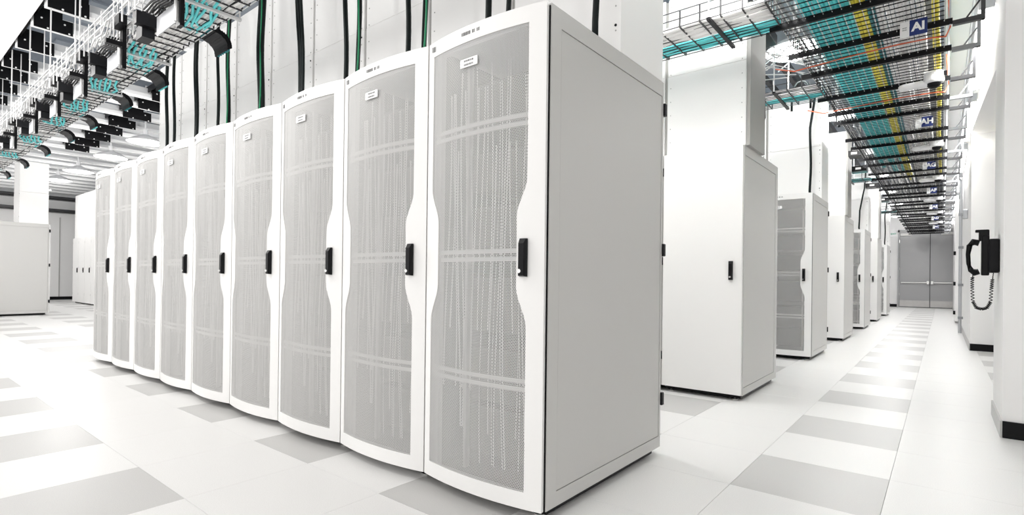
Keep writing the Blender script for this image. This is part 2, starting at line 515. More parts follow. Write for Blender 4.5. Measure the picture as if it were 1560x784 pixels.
    part('lock', MB().lathe([(0, .032), (.009, .032), (.011, .022), (.011, 0)], (-hw+.10, D, 1.09), 12, 'y'), M['chrome'], rd)
    for z in (.30, 1.20, 2.05):
        part('hinge', MB().cbox(hw-.018, y1-.005, z, hw+.012, D-.004, z+.075, .003), M['blacksatin'], rd)
    return t


def make_duct(z1=3.75, y0=.65, y1=1.19, x0=-.345, x1=.3735, base=2.252):
    """exhaust duct that stands on the rear half of a rack's roof"""
    t = thing('exhaust_duct', 'x', 'duct')
    part('lower_section', MB().cbox(x0, y0, base+.001, x1, y1, 3.005, .002), M['duct'], t)
    part('upper_section', MB().cbox(x0, y0+.002, 3.008, x1-.002, y1-.002, z1, .002), M['duct'], t)
    part('seam_strip', MB().box(x0-.03, y0+.02, base+.001, x0, y1-.02, z1-.01), M['seam'], t)
    b = MB()
    for x in (x0+.035, x1-.03):
        z = base+.12
        while z < z1-.05: b.lathe([(0, -.003), (.004, -.003), (.005, 0)], (x, y0, z), 6, 'y'); z += .13
        z = base+.12
        while z < z1-.05: b.lathe([(0, .003), (.004, .003), (.005, 0)], (x, y1, z), 6, 'y'); z += .13
    part('rivets', b, M['seam'], t, kind='stuff')
    for z in (2.95, 2.40):
        part('screw', MB().lathe([(0, -.004), (.007, -.004), (.007, 0)], (x1-.03, y0, z), 8, 'y'), M['blacksatin'], t)
    return t


RACK = make_rack(); DUCT = make_duct()
used = {'r': False, 'd': False}


def rack(x, y, rot, label, group):
    o = RACK if not used['r'] else copy_tree(RACK); used['r'] = True
    o.location = (x, y, 0); o.rotation_euler = (0, 0, rot); o['label'] = label; o['category'] = 'server rack'; o['group'] = group
    return o


def duct(x, y, rot, label, group):
    o = DUCT if not used['d'] else copy_tree(DUCT); used['d'] = True
    o.location = (x, y, 0); o.rotation_euler = (0, 0, rot); o['label'] = label; o['category'] = 'duct'; o['group'] = group
    return o


P = .749
ORD = ['nearest', 'second', 'third', 'fourth', 'fifth', 'sixth', 'seventh', 'eighth', 'ninth']
for k in range(9):
    x = -.3745-P*k
    if k == 0:
        l = 'nearest white mesh-door rack, its shaded side panel facing the aisle'; ld = 'white exhaust duct over the nearest mesh-door rack, its side facing the aisle'
    elif k == 8:
        l = 'ninth and farthest mesh-door rack at the left end of the near row'; ld = 'white exhaust duct over the farthest rack of the near row, at its left end'
    else:
        l = f'{ORD[k]} white mesh-door rack of the near row counting from its near corner'; ld = f'white exhaust duct over the {ORD[k]} rack of the near row, from its near corner'
    rack(x, 0, 0, l, 'white mesh-door racks in the near row'); duct(x, 0, 0, ld, 'white ducts above the near row')
# across the gap on the left: the same row goes on, seen at its end panel
for k, l in enumerate(('white rack end with black hinges at the left edge of the view', 'white rack hidden behind the rack end at the far left')):
    if k == 0:
        rack(-16.0-.3745, 0, 0, l, 'racks across the gap on the left'); duct(-16.0-.3745, 0, 0, 'white duct above the rack end at the left edge of the view', 'ducts across the gap')
# row behind (solid rear doors towards the camera)
LB = ['solid-door rack at the left end of the far left row', 'second solid-door rack from the left in the far left row', 'third solid-door rack from the left in the far left row', 'fourth solid-door rack of the far left row, nearly behind the near row']
for k in range(4):
    x = -22.08+.749*k
    rack(x, 4.24, PI, LB[k], 'solid-door racks far on the left'); duct(x, 4.24, PI, f'white duct above the {ORD[k]} solid-door rack from the left in the far left row' if k else 'white duct at the left end of the far left row', 'ducts over the far left row')
AISLE = [  # y of the face towards the camera, rotated?, label
    (3.0, 1, 'white rack with a solid door and black handle, next behind the nearest row', 'tall white duct rising flush from the solid-door rack behind the nearest row'),
    (6.2, 0, 'mesh-door rack in the aisle behind the first solid-door rack', 'white duct above the first mesh-door rack further down the aisle'),
    (9.2, 1, 'second solid-door rack down the aisle, behind the aisle mesh-door rack', 'narrow white duct over the second solid-door rack, with a black box on top'),
    (12.4, 0, 'second mesh-door rack down the aisle, between two solid-door racks', 'white duct above the second mesh-door rack down the aisle'),
    (15.4, 1, 'third solid-door rack down the aisle, near the grey double door', 'white duct over the third solid-door rack down the aisle'),
    (18.6, 0, 'farthest mesh-door rack of the aisle, just before the double door', 'white duct above the farthest mesh-door rack')]
for y, r, l, ld in AISLE:
    for k in range(2 if y < 13 else 1):
        x = -.03-.3745-P*k if y > 1 else 0
        yy = y+D if r else y
        a = '' if k == 0 else 'next in from the aisle behind the '
        rk = rack(x, yy, PI if r else 0, l if k == 0 else 'rack just left of the '+('first,second,second,third,third,fourth'.split(',')[int(y//3.1)])+(' solid-door' if r else ' mesh-door')+' rack in the aisle', 'racks facing down the aisle')
        for ch in list(rk.children):
            if ch.name.startswith('cabling'): bpy.data.objects.remove(ch)
        d = duct(x, yy, PI if r else 0, ld if k == 0 else 'duct left of the '+('first,second,second,third,third,fourth'.split(',')[int(y//3.1)])+(' solid-door' if r else ' mesh-door')+' rack\'s duct in the aisle', 'ducts along the aisle')
        if r: d.location.x += .028


# ------------------------------------------------------------------ black power cables dropping onto the near row
def drop_cable(pts_list, radii, label, green=None, group='black cable drops above the near row', twist=.0):
    t = thing('cable_drop', label, 'cable', (pts_list[0][0][0], pts_list[0][0][1], pts_list[0][0][2]))
    org = Vector(t.location)
    for pts, r in zip(pts_list, radii):
        P0 = [Vector(p)-org for p in pts]; q = []
        for a, bb in zip(P0, P0[1:]):
            for s in range(7):
                u = s/7; v = a.lerp(bb, u); v.x += .006*math.sin(7*v.z+r*300); v.y += .006*math.cos(5*v.z+r*200); q.append(v)
        q.append(P0[-1])
        MB().tube(q, r, 7).build('cable', M['cable'], t, smooth=True)
    if green:
        P0 = [Vector(p)-org for p in green]; q = []
        for a, bb in zip(P0, P0[1:]):
            for s in range(8): v = a.lerp(bb, s/8); v.x += .008*math.sin(9*v.z); q.append(v)
        q.append(P0[-1])
        MB().tube(q, .006, 6).build('green_wire', M['green'], t, smooth=True)
    return t


def simple_drop(x, n, r, label, gr=False, lean=0, ztop=3.12, y=.30, group='black cable drops above the near row', zb=2.256):
    L_ = []
    for k in range(n):
        dx = (k-(n-1)/2)*r*2.6
        L_.append([(x+dx+lean, y-.36, 3.16), (x+dx+lean, y-.33, 3.62), (x+dx+lean, y-.2, 3.76), (x+dx+lean*(1 if k % 2 else .7), y, 3.66), (x+dx+lean*.5, y, 3.0), (x+dx*.6, y, zb)])
    gpts = [(x+.03+lean, y-.02, 3.6), (x+.034, y-.02, 2.9), (x+.02, y-.02, zb)] if gr else None
    drop_cable(L_, [r]*n, label, gpts, group)


simple_drop(-5.37, 1, .017, 'leftmost black cable dropping in front of the duct row end')
simple_drop(-5.16, 1, .015, 'thin black cable second from the left end of the duct row', gr=False)
simple_drop(-4.57, 2, .015, 'pair of black cables dropping by the fifth duct gap from the right, tray end above')
simple_drop(-4.06, 1, .014, 'thin black cable hanging below the dark curved tray drop-out')
simple_drop(-3.84, 1, .018, 'black cable with a green strand close to the right of the drop-out', gr=True)
simple_drop(-3.21, 2, .020, 'thick black cable bundle with a green wire, where the tray leaves the picture', gr=True)
simple_drop(-2.54, 3, .012, 'three black cables crossing as they drop to the fifth rack', lean=-.10)
simple_drop(-1.97, 1, .017, 'straight black cable over the joint of the third and fourth racks')
simple_drop(-1.82, 2, .010, 'slim black and green cable right of the straight one on the third rack', gr=True)
simple_drop(-1.30, 1, .017, 'black cable dropping to the middle of the second rack')
simple_drop(-1.14, 2, .010, 'black cable twisted with a bright green wire over the second rack', gr=True)
simple_drop(-.63, 1, .018, 'short stretch of black cable above the left half of the nearest rack')
simple_drop(-.48, 1, .014, 'short black cable end above the middle of the nearest rack')
simple_drop(-.05, 1, .017, 'black cable dropping behind the top edge of the nearest rack side', y=.47)

for k, (x, yy, n, l) in enumerate(((-.30, 5.0, 3, 'three black cables dropping behind the first solid-door rack of the aisle'), (-.12, 6.5, 1, 'single black cable dropping onto the first aisle mesh-door rack'),
                         (-.11, 12.65, 1, 'curving thin black cable dropping onto the second aisle mesh-door rack'), (-.11, 18.8, 1, 'far thin black cable over the farthest mesh-door rack'))):
    if k == 0:
        drop_cable([[(-.36+.05*j, 4.62, 3.15), (-.36+.05*j, 4.60, 2.9), (-.40+.06*j, 4.2, 2.258)] for j in range(3)], [.016]*3, l, None, 'black cable drops in the aisle')
    else:
        drop_cable([[(x+.35, yy, 3.15), (x+.2, yy, 3.75), (x+.05, yy, 3.72), (x+(.04 if k == 2 else .0), yy, 3.2), (x-(.06 if k == 2 else 0), yy, 2.7), (x-(.06 if k == 2 else 0), yy, 2.256)]], [.016], l, None, 'black cable drops in the aisle')


# ------------------------------------------------------------------ basket trays
def basket(t, x0, x1, y0, y1, z, h, along, dl=.05, dc=.10, w=.004, wl=None, fine_to=None):
    """wire basket; along = 'x' or 'y' is its run. wires parallel to the run and across it, in t's space (world)"""
    A, B = MB(), MB(); wl = wl or w
    if along == 'y':
        n = round((x1-x0)/dl)
        for k in range(n+1):
            x = x0+(x1-x0)*k/n; A.bar((x, y0, z), (x, y1, z), wl)
        for xx in (x0, x1):
            for q in (.5, 1): A.bar((xx, y0, z+h*q), (xx, y1, z+h*q), wl)
        y = y0
        while y < y1:
            s = dc if (fine_to is None or y < fine_to) else dc*2
            B.bar((x0, y, z-.004), (x1, y, z-.004), w)
            for xx in (x0, x1): B.bar((xx, y, z), (xx, y, z+h), w)
            y += s
    else:
        n = round((y1-y0)/dl)
        for k in range(n+1):
            y = y0+(y1-y0)*k/n; A.bar((x0, y, z), (x1, y, z), wl)
        for yy in (y0, y1):
            for q in (.5, 1): A.bar((x0, yy, z+h*q), (x1, yy, z+h*q), wl)
        x = x1
        while x > x0:
            s = dc if (fine_to is None or x > fine_to) else dc*2
            B.bar((x, y0, z-.004), (x, y1, z-.004), w)
            for yy in (y0, y1): B.bar((x, yy, z), (x, yy, z+h), w)
            x -= s
    return A, B


# main tray over the aisle
t = thing('cable_tray', 'long wide wire basket tray running over the aisle, full of cyan and white cables', 'cable tray', (0, 0, 3.10))
A, B = basket(t, .30, 1.32, 1.2, 26.2, 0, .14, 'y', .06, .085, .0065, .0055, 14)
A.build('lengthwise_wires', M['whitewire'], t, kind='stuff'); B.build('cross_wires', M['black'], t, kind='stuff')
ST = [2.16, 2.78, 3.46, 4.06, 4.92, 5.61, 6.06, 7.1]
while ST[-1] < 25.5: ST.append(ST[-1]+(.95 if len(ST) % 2 else .6))
for k, y in enumerate(ST):
    b = MB(); h_ = .012 if k % 2 else .007; b.box(.22, y-h_, -.034, 1.37, y+h_, -.012); b.box(.22, y-h_, -.012, 1.37, y-h_+.004, .012)
    o = part('strut', b, M['blacksatin'], t)
for k, y in enumerate(ST):   # wall brackets right of the tray
    gm = M['greysteel'] if k % 2 else M['dark']
    b = MB(); b.box(1.37, y-.018, -.05, 1.56, y+.018, -.015)
    b.bar((1.44, y, -.03), (1.55, y+.02, .14), .012); b.box(1.535, y-.02, -.05, 1.56, y+.02, .22)
    part('wall_bracket', b, gm, t)
for y in ST[::2]:
    for x in (.26, 1.355):
        part('hanger_rod', MB().tube([(x, y+.0, -.04), (x, y, 1.15)], .006, 6), M['steel'], t)


def wavy(x, y0, y1, z, r, amp=.010, dy=.0425, zj=0, wob=.006, ph=0):
    pts = []; y = y0; k = 0
    while y < y1:
        sag = -amp if k % 2 else amp*.3
        pts.append((x+wob*math.sin(y*1.3+ph)+random.uniform(-.002, .002), y, z+sag+zj)); y += dy if y < 9 else dy*3; k += 1
    return MB().tube(pts, r, 6) if len(pts) > 2 else None


def bundle(name, label, xs, y0, y1, m, r, z, group):
    o = MB()
    for q, x in enumerate(xs):
        w = wavy(x, y0+random.uniform(-.1, .1), y1+random.uniform(-1.5, .5), z, r, ph=q, zj=random.uniform(0, .012))
        n = len(o.v); o.v += w.v; o.f += [tuple(i+n for i in f) for f in w.f]
    c = o.mesh(name, m, smooth=True)
    ob = obj(name, c, None); ob['kind'] = 'stuff'; tag(ob, label, 'cables', group)
    return ob


GC = 'cables lying in the aisle tray'
ZB = 3.128
bundle('cable_bundle', 'broad cyan cable band along the left of the aisle tray', [.475+.031*k for k in range(10)], 1.3, 10.2, M['cyan'], .0165, ZB, GC)
bundle('cable_bundle', 'yellow cable band beside the cyan one in the aisle tray', [.792, .822, .85], 1.3, 11, M['yellow'], .016, ZB, GC)
bundle('cable_bundle', 'narrow dark teal cable strip right of the yellow band', [.878, .902], 1.3, 9, M['teal'], .012, ZB, GC)
bundle('cable_bundle', 'wide band of white cables in the middle of the aisle tray', [.93+.026*k for k in range(11)], 1.3, 26, M['whitecable'], .0125, ZB, GC)
bundle('cable_bundle', 'thin yellow cable strip along the right edge of the aisle tray', [1.262, 1.284], 1.3, 12, M['yellow'], .013, ZB, GC)
bundle('cable_bundle', 'loose white cables continuing above the far half of the aisle', [.50+.06*k for k in range(7)], 8.0, 26, M['whitecable'], .012, ZB+.02, GC)
bundle('cable_bundle', 'dark grey cables along the left margin of the aisle tray', [.345, .375, .43], 2.0, 24, M['greycable'], .009, ZB, GC)

for y, l in ((3.72, 'orange cable crossing under the aisle tray just beyond the nearest sign'), (5.35, 'orange cable crossing the aisle tray before the second sign')):
    pts = [(.02, y+.15, 3.16), (.2, y+.08, 3.075), (.6, y+.03, 3.085), (1.0, y, 3.09), (1.25, y+.0, 3.085), (1.33, y+.05, 3.09), (1.36, y+.15, 3.2), (1.34, y-.2, 3.4)]
    o = MB().tube(pts, .006, 6).build('orange_cable', M['orange'], None, smooth=True); tag(o, l, 'cable')

# long grey pipes and rails above the wall side
o = MB()
for x, z, r in ((1.60, 3.62, .022), (1.60, 3.78, .03), (1.57, 4.02, .02), (1.60, 4.15, .035)): o.tube([(x, 2.0, z), (x, 26.5, z)], r, 8)
o = o.build('pipe_run', M['steel'], None); o.location = (0, 0, 0); tag(o, 'group of grey pipes along the top of the right wall', 'pipes')
t = thing('hanging_rail', 'left dark channel rail hung above the first solid-door rack', 'rail', (-.62, 5.6, 3.85), 0, 'dark rails beyond the first solid-door rack')
part('channel', MB().box(-.03, 0, 0, .03, 2.6, .008).box(-.03, 0, 0, -.024, 2.6, .06).box(.024, 0, 0, .03, 2.6, .06), M['blacksatin'], t)
part('hanger', MB().bar((0, 2.2, .05), (0, 2.2, .37), .01), M['steel'], t)
t2 = copy_tree(t); t2.location = (-.33, 5.4, 3.85); t2['label'] = 'right dark channel rail hung above the first solid-door rack'

# trays across, over the rows
def row_tray(y0, y1, x0, x1, z, label, cab, dense=.10, h=.13, fine=None, wire=None, strut=1):
    t = thing('cable_tray', label, 'cable tray', (x1, y0, z))
    off = Vector((x1, y0, z))
    A, B = basket(t, x0-x1, 0, 0, y1-y0, 0, h, 'x', .055, dense, .010, .006, fine)
    A.build('lengthwise_wires', M['whitewire'] if wire is None else wire, t, kind='stuff'); B.build('cross_wires', M['dark'], t, kind='stuff')
    x = -.4; n = 0
    while x > x0-x1+.2 and n < 40:
        part('strut', MB().box(x-.014, -.04, -.03, x+.014, y1-y0+.05, -.01), M['blacksatin'] if strut else M['whitewire'], t)
        part('hanger_rod', MB().tube([(x, -.03, -.03), (x, -.03, 4.2-z)], .006, 6).tube([(x, y1-y0+.04, -.03), (x, y1-y0+.04, 4.2-z)], .006, 6), M['whitewire'], t)
        x -= 1.49; n += 1
    for nm, m, fr, r, lab in cab:
        o = MB()
        for q in fr:
            pts = []; xx = x1
            while xx > x0: pts.append((xx, y0+q+.006*math.sin(xx*2.1+q*40), z+.018+.007*math.sin(xx*12+q*90))); xx -= .15
            w = MB().tube(pts, r, 6); k = len(o.v); o.v += w.v; o.f += [tuple(i+k for i in f) for f in w.f]
        ob = obj('cable_bundle', o.mesh('cable_bundle', m, True)); ob['kind'] = 'stuff'; tag(ob, lab, 'cables', nm)
    return t


row_tray(-.34, .02, -23, .3, 3.12, 'wire basket tray running above the front of the near row', [
    ('cables over the near row', M['whitecable'], [.02, .055, .09, .125, .16, .195, .23, .265, .30, .335], .0155, 'white cables lying in the tray above the near row'),
    ('cables over the near row', M['cable'], [.075, .285], .012, 'black cables in the tray above the near row')], dense=.13, fine=-9, strut=0)
for k, x in enumerate((-3.2, -4.55, -5.8, -6.9, -8.0, -9.6, -11.4, -13.3)):
    o = MB()
    for q in range(6):
        j = random.uniform(-.06, .06); o.tube([(x+.20+j, -.31+.04*q, 3.125), (x+.05, -.30+.043*q, 3.108), (x-.15+j, -.26+.045*q+j*.3, 3.106), (x-.36-j, -.18+.03*q, 3.125), (x-.50-j, .0, 3.15)], .011, 6)
    o = o.build('cyan_patch_cables', M['cyan'], None, smooth=True, kind='stuff'); tag(o, f'{ORD[k]} short bunch of cyan cables in the near-row tray, from the right', 'cables', 'cyan cable bunches over the near row')
row_tray(2.3, 2.86, -3, .30, 3.10, 'short cross tray meeting the aisle tray by the tall duct, nearer one', [
    ('cables by the tall duct', M['whitecable'], [.05, .11, .17, .23, .29], .026, 'white cables in the cross tray by the tall duct'),
    ('cables by the tall duct', M['cyan'], [.37, .42, .47, .51], .022, 'cyan cables in the cross tray by the tall duct')], dense=.16, wire=M['dark'])
row_tray(4.36, 4.96, -3, .30, 3.10, 'cross tray with teal cables behind the first solid-door rack', [
    ('cables behind the solid-door rack', M['cyan'], [.36, .41, .46], .020, 'teal cables in the second cross tray'),
    ('cables behind the solid-door rack', M['whitecable'], [.10, .2, .3], .015, 'white cables in the second cross tray')], dense=.14, wire=M['dark'])
row_tray(10.55, 11.1, -3, .28, 3.10, 'cross tray behind the second solid-door rack', [
    ('far cross tray cables', M['cyan'], [.3, .36, .42], .022, 'teal cables in the third cross tray')], dense=.2, wire=M['dark'])
row_tray(16.7, 17.3, -3, .28, 3.10, 'cross tray behind the third solid-door rack', [
    ('farther cross tray cables', M['cyan'], [.3, .36, .42], .022, 'teal cables in the fourth cross tray')], dense=.2, wire=M['dark'])

# far blue-green trays by the left wall
for z, l in ((3.36, 'lower'), (3.84, 'upper')):
    t = thing('cable_tray', f'{l} dark tray with blue cables on the far left wall', 'cable tray', (-25.2, -2, z), 0, 'trays on the far left wall')
    part('tray_frame', MB().box(-.2, 0, 0, .2, 12, .02).box(.18, 0, 0, .2, 12, .12), M['dark'], t)
    part('cables', MB().tube([(.1, 0, .05), (.1, 12, .05)], .05, 8).tube([(0, 0, .05), (0, 12, .05)], .05, 8), M['teal'], t)

# drop-outs: curved chutes at the tray's edge
for k, x in enumerate((-3.62, -5.08, -6.2, -7.6, -8.75, -10.3, -12.0, -13.8)):
    t = thing('tray_dropout', f'{ORD[k]} curved dark drop-out on the near-row tray, counted from the right', 'cable guide', (x, .03, 3.12), 0, 'drop-outs along the near-row tray')
    b = MB(); n = 10; w = .13
    for i in range(n):
        a0, a1 = PI/2*i/n, PI/2*(i+1)/n; R_ = .12
        p0 = (R_*math.sin(a0), R_*math.cos(a0)-R_); p1 = (R_*math.sin(a1), R_*math.cos(a1)-R_)
        b.quad((-w, p0[0], p0[1]), (w, p0[0], p0[1]), (w, p1[0], p1[1]), (-w, p1[0], p1[1]))
        for s in (-w, w): b.quad((s, p0[0], p0[1]), (s, p1[0], p1[1]), (s, p1[0]+.03, p1[1]+.02), (s, p0[0]+.03, p0[1]+.03))
    o = part('chute', b, M['blacksatin'], t); o.modifiers.new('thick', 'SOLIDIFY').thickness = .006
    bb = MB()
    for q in range(6):
        xx = -.10+.04*q; pts = [(xx, -.2, .03)]+[(xx, (.135)*math.sin(PI/2*i/6), .135*math.cos(PI/2*i/6)-.12) for i in range(7)]
        bb.tube(pts, .011, 5)
    part('cables', bb, M['cyan'] if k % 2 else M['teal'], t)

# patch enclosures hung above the near-row tray
for k, x in enumerate((-3.28, -4.58, -5.80, -6.9, -8.1, -9.5, -11.1, -13.0)):
    t = thing('patch_enclosure', f'{ORD[k]} grey patch enclosure with black bracket beside the near-row tray, from the right', 'enclosure', (x, -.37, 2.93), 0, 'grey patch enclosures over the near row')
    part('front_panel', MB().cbox(-.24, -.012, 0, .22, 0, .15, .003), M['plate'], t)
    b = MB()
    for q in range(6): b.tube([(-.23, -.005-.02*q, .155+.008*(q % 3)), (-.05, -.012-.02*q, .17), (.1, -.005-.02*q, .16), (.24, -.01-.02*q, .19)], .007, 5)
    part('black_patch_cables', b, M['black'], t)
    b = MB().box(.25, -.04, -.08, .32, -.01, .34).box(.25, -.10, .26, .44, -.04, .34).box(.28, -.16, .10, .33, -.04, .14)
    part('bracket', b, M['black'], t)
    part('bracket_tube', MB().tube([(.285, -.055, -.05), (.285, -.055, .16)], .012, 8), M['whitewire'], t)
    b = MB()
    for q in range(5): b.tube([(-.22, -.02-.03*q, .215), (-.05, -.03-.03*q, .24+.01*(q % 2)), (.15, -.03-.03*q, .22), (.30, -.07-.02*q, .30)], .006, 5)
    part('patch_cables', b, M['whitewire'], t)
    b = MB().box(-.52, -.07, .02, -.38, .02, .12).box(-.40, -.12, .10, -.34, .04, .20).box(-.60, -.03, .08, -.51, .0, .28)
    part('cable_guide', b, M['blacksatin'], t)
    b = MB()
    for yy in (-.14, .0): b.bar((-.66, yy, .30), (.50, yy, .30), .012); b.bar((-.66, yy, .40), (.50, yy, .40), .009)
    for xx in (-.62, -.45, -.3, -.1, .1, .45): b.bar((xx, -.14, .18), (xx, -.14, .44), .009); b.bar((xx, 0, .18), (xx, 0, .44), .009)
    b.bar((-.62, -.14, .3), (-.62, -.14, 1.2), .012)
    part('upper_frame', b, M['whitewire'], t)

# narrow upper basket left of the near-row tray
t = thing('cable_tray', 'narrow raised wire basket beside the near-row tray', 'cable tray', (-2.2, -.40, 3.30))
A, B = basket(t, -13, 0, 0, .18, 0, .17, 'x', .09, .11, .005, .006)
A.build('lengthwise_wires', M['whitewire'], t, kind='stuff'); B.build('cross_wires', M['steel'], t, kind='stuff')

# ------------------------------------------------------------------ black plates under the beams with their tracks
PLX = [-5.6, -6.42, -7.15, -8.13, -9.15, -9.85, -10.7, -11.6, -12.45]
for r, (yp, xs, wd_) in enumerate(((-.54, PLX[1:], .37), (1.30, [-8.13, -9.15, -9.85, -10.7, -11.6, -12.45, -13.3, -14.15, -15.0], .46), (3.05, [-12.45, -13.3, -14.15, -15.0, -15.85, -16.7, -17.55, -18.4], .46))):
    rn = ('nearest', 'middle', 'far')[r]
    o = thing('overhead_track', f'{rn} dark double track running under the ceiling beams', 'track', (xs[0]+1.2, yp-.03, 4.22), 0, 'dark tracks under the beams')
    L_ = xs[-1]-xs[0]-1.6
    part('track_rail', MB().box(L_, 0, -.07, 0, .012, .03), M['black'], o); part('track_rail', MB().box(L_, .05, -.07, 0, .062, .03), M['black'], o)
    part('track_web', MB().box(L_, .02, -.015, 0, .04, .02), M['steel'], o)
    for k, x in enumerate(xs):
        h = .27; t = thing('black_plate', f'{ORD[k]} black plate from the right in the {rn} plate row under the beams', 'plate', (x, yp, 4.0), 0, f'black plates, {rn} row')
        b = MB(); b.box(0, 0, 0, .012, wd_, h*.62); b.box(0, 0, h*.62, .012, wd_*(.98 if k < 1 else .72), h)
        part('plate', b, M['black'], t)
        for yy, zz in ((.07, h*.45), (wd_*.78, h*.42), (wd_*.35, .015), (wd_*.9, .015)):
            part('stud', MB().lathe([(0, .0), (.011, .0), (.011, .004), (0, .006)], (.012, yy, zz), 8, 'x'), M['signwhite'], t)


# ------------------------------------------------------------------ lamps over the aisles
def make_lamp(x, y, label, first=[None]):
    if first[0] is None:
        t = thing('pendant_lamp', label, 'lamp', (x, y, 3.72), 0, 'round pendant lamps over the aisles')
        part('shade', MB().lathe([(.045, .26), (.05, .16), (.10, .13), (.22, .08), (.31, .02), (.325, 0), (.315, -.005), (.21, .07), (.09, .12), (0, .125)], (0, 0, 0), 28), M['lampwhite'], t)
        part('diffuser', MB().lathe([(0, -.02), (.16, -.016), (.27, -.006), (.30, .004), (0, .01)], (0, 0, 0), 28), M['lampglow'], t)
        part('stem', MB().tube([(0, 0, .25), (0, 0, 1.15)], .018, 8), M['lampwhite'], t)
        ld = bpy.data.lights.new('lamp_light', 'POINT'); ld.shadow_soft_size = .16; ld.energy = LAMP_POWER; ld.color = (1, .99, .975)
        lo = bpy.data.objects.new('lamp_light', ld); COL.objects.link(lo); lo.parent = t; lo.location = (0, 0, -.2)
        first[0] = t; return t
    o = copy_tree(first[0]); o.location = (x, y, 3.72); o['label'] = label
    return o


for k, x in enumerate((-11.3, -13.6, -16.4, -18.6, -21.2)):
    make_lamp(x, 1.85, f'{ORD[k]} round lamp from the right over the gap behind the near row')
for k, x in enumerate((-9.0, -6.6, -4.2, -1.8, .1)): make_lamp(x, 1.85, f'{ORD[k]} round lamp from the left, hidden behind the ducts of the near row')
for k, x in enumerate((-13.0, -10.4, -7.8, -5.2, -2.6)): make_lamp(x, -1.45, f'{ORD[k]} round lamp from the far end over the open aisle before the near row')
for k, y in enumerate((4.95, 11.1, 17.3)): make_lamp(-.02, y, f'{ORD[k]} bright lamp behind the aisle tray, left of the cables')
for k, y in enumerate((8.0, 14.2, 20.4, 24.5)): make_lamp(-.02, y, f'{ORD[k]} lamp hidden behind a duct along the aisle')
make_lamp(-2.6, 5.2, 'lamp over the second gap between rows')

st0 = None  # strip lights added to brighten the aisle and the rack sides
for k, y in enumerate((5.25, 8.2, 11.3, 14.4, 17.5, 20.6, 23.7)):
    lb = f'{ORD[k]} added white strip light above the right wall brackets, from the near end'
    if st0 is None:
        st0 = thing('added_strip_light', lb, 'lamp', (1.585, y, 3.36), 0, 'added strip lights along the right wall')
        part('housing', MB().cbox(-.04, -1.2, .02, .06, 1.2, .09, .01), M['lampwhite'], st0)
        part('diffuser', MB().cbox(-.035, -1.18, -.01, .05, 1.18, .021, .01), M['lampglow'], st0)
        part('end_cap', MB().box(-.042, -1.22, -.01, .062, -1.2, .092), M['steel'], st0)
        part('end_cap', MB().box(-.042, 1.2, -.01, .062, 1.22, .092), M['steel'], st0)
        part('stem', MB().box(.05, -.92, .03, .066, -.88, .14), M['steel'], st0); part('stem', MB().box(.05, .88, .03, .066, .92, .14), M['steel'], st0)
        ld = bpy.data.lights.new('added_strip_fill', 'AREA'); ld.shape = 'RECTANGLE'; ld.size = .12; ld.size_y = 2.3; ld.energy = STRIP_POWER
        lo = bpy.data.objects.new('added_strip_fill', ld); COL.objects.link(lo); lo.parent = st0; lo.location = (-.05, 0, -.02); lo.rotation_euler = (0, math.radians(50), 0)
    else:
        o = copy_tree(st0); o.location.y = y; o['label'] = lb

# ------------------------------------------------------------------ signs and cameras under the aisle tray
for k, (txt, y) in enumerate((('AI', 3.27), ('AH', 6.36), ('AG', 9.46), ('AF', 12.56), ('AE', 15.66), ('AD', 18.76), ('AC', 21.9))):
    t = thing('aisle_sign', f'dark blue hanging sign reading {txt} under the aisle tray', 'sign', (1.135, y, 3.03), 0, 'blue row signs under the aisle tray')
    part('sign_board', MB().box(-.025, -.003, -.058, .085, .003, .062), M['navy'], t)
    part('white_tag', MB().box(-.085, -.003, -.062, -.026, .003, .060), M['signwhite'], t)
    o = obj('lettering', text_mesh(txt, .088, M['signwhite'], .0035), t, (.030, -.005, .002)); o.rotation_euler = (PI/2, 0, 0)
    b = MB()
    for dz in (.012, -.004):
        x = -.07
        while x < -.042: b.box(x, -.0036, dz-.004, x+.004, -.003, dz+.003); x += .006
    part('small_print', b, M['ink'], t)
    part('sign_hook', MB().bar((-.05, 0, .06), (-.05, 0, .09), .005).bar((.06, 0, .06), (.06, 0, .09), .005), M['steel'], t)
for k, y in enumerate((4.7, 7.8, 10.9, 14.0, 17.1, 20.2)):
    t = thing('dome_camera', f'{ORD[k]} white dome camera under the aisle tray counting from the near end', 'camera', (1.245, y, 3.0), 0, 'dome cameras under the aisle tray')
    b = MB().lathe([(0, .10), (.072, .10), (.08, .09), (.082, .01), (.074, -.006), (.06, -.008), (0, -.008)], (0, 0, 0), 28); part('housing', b, M['lampwhite'], t)
    part('dome', MB().lathe([(.058, -.008), (.054, -.028), (.04, -.045), (.02, -.055), (0, -.058)], (0, 0, 0), 24), M['black'], t)
    b = MB(); pts = [(-.28, 0, .0), (-.27, 0, .0), (-.24, 0, .0), (-.10, 0, .004), (-.05, 0, .004)]
    b.tube(pts, [.012, .026, .034, .036, .036], 12); part('side_arm', b, M['lampwhite'], t)
    part('mount', MB().box(-.03, -.02, .09, .03, .02, .115).box(.07, -.03, .05, .10, .0, .09), M['blacksatin'], t)

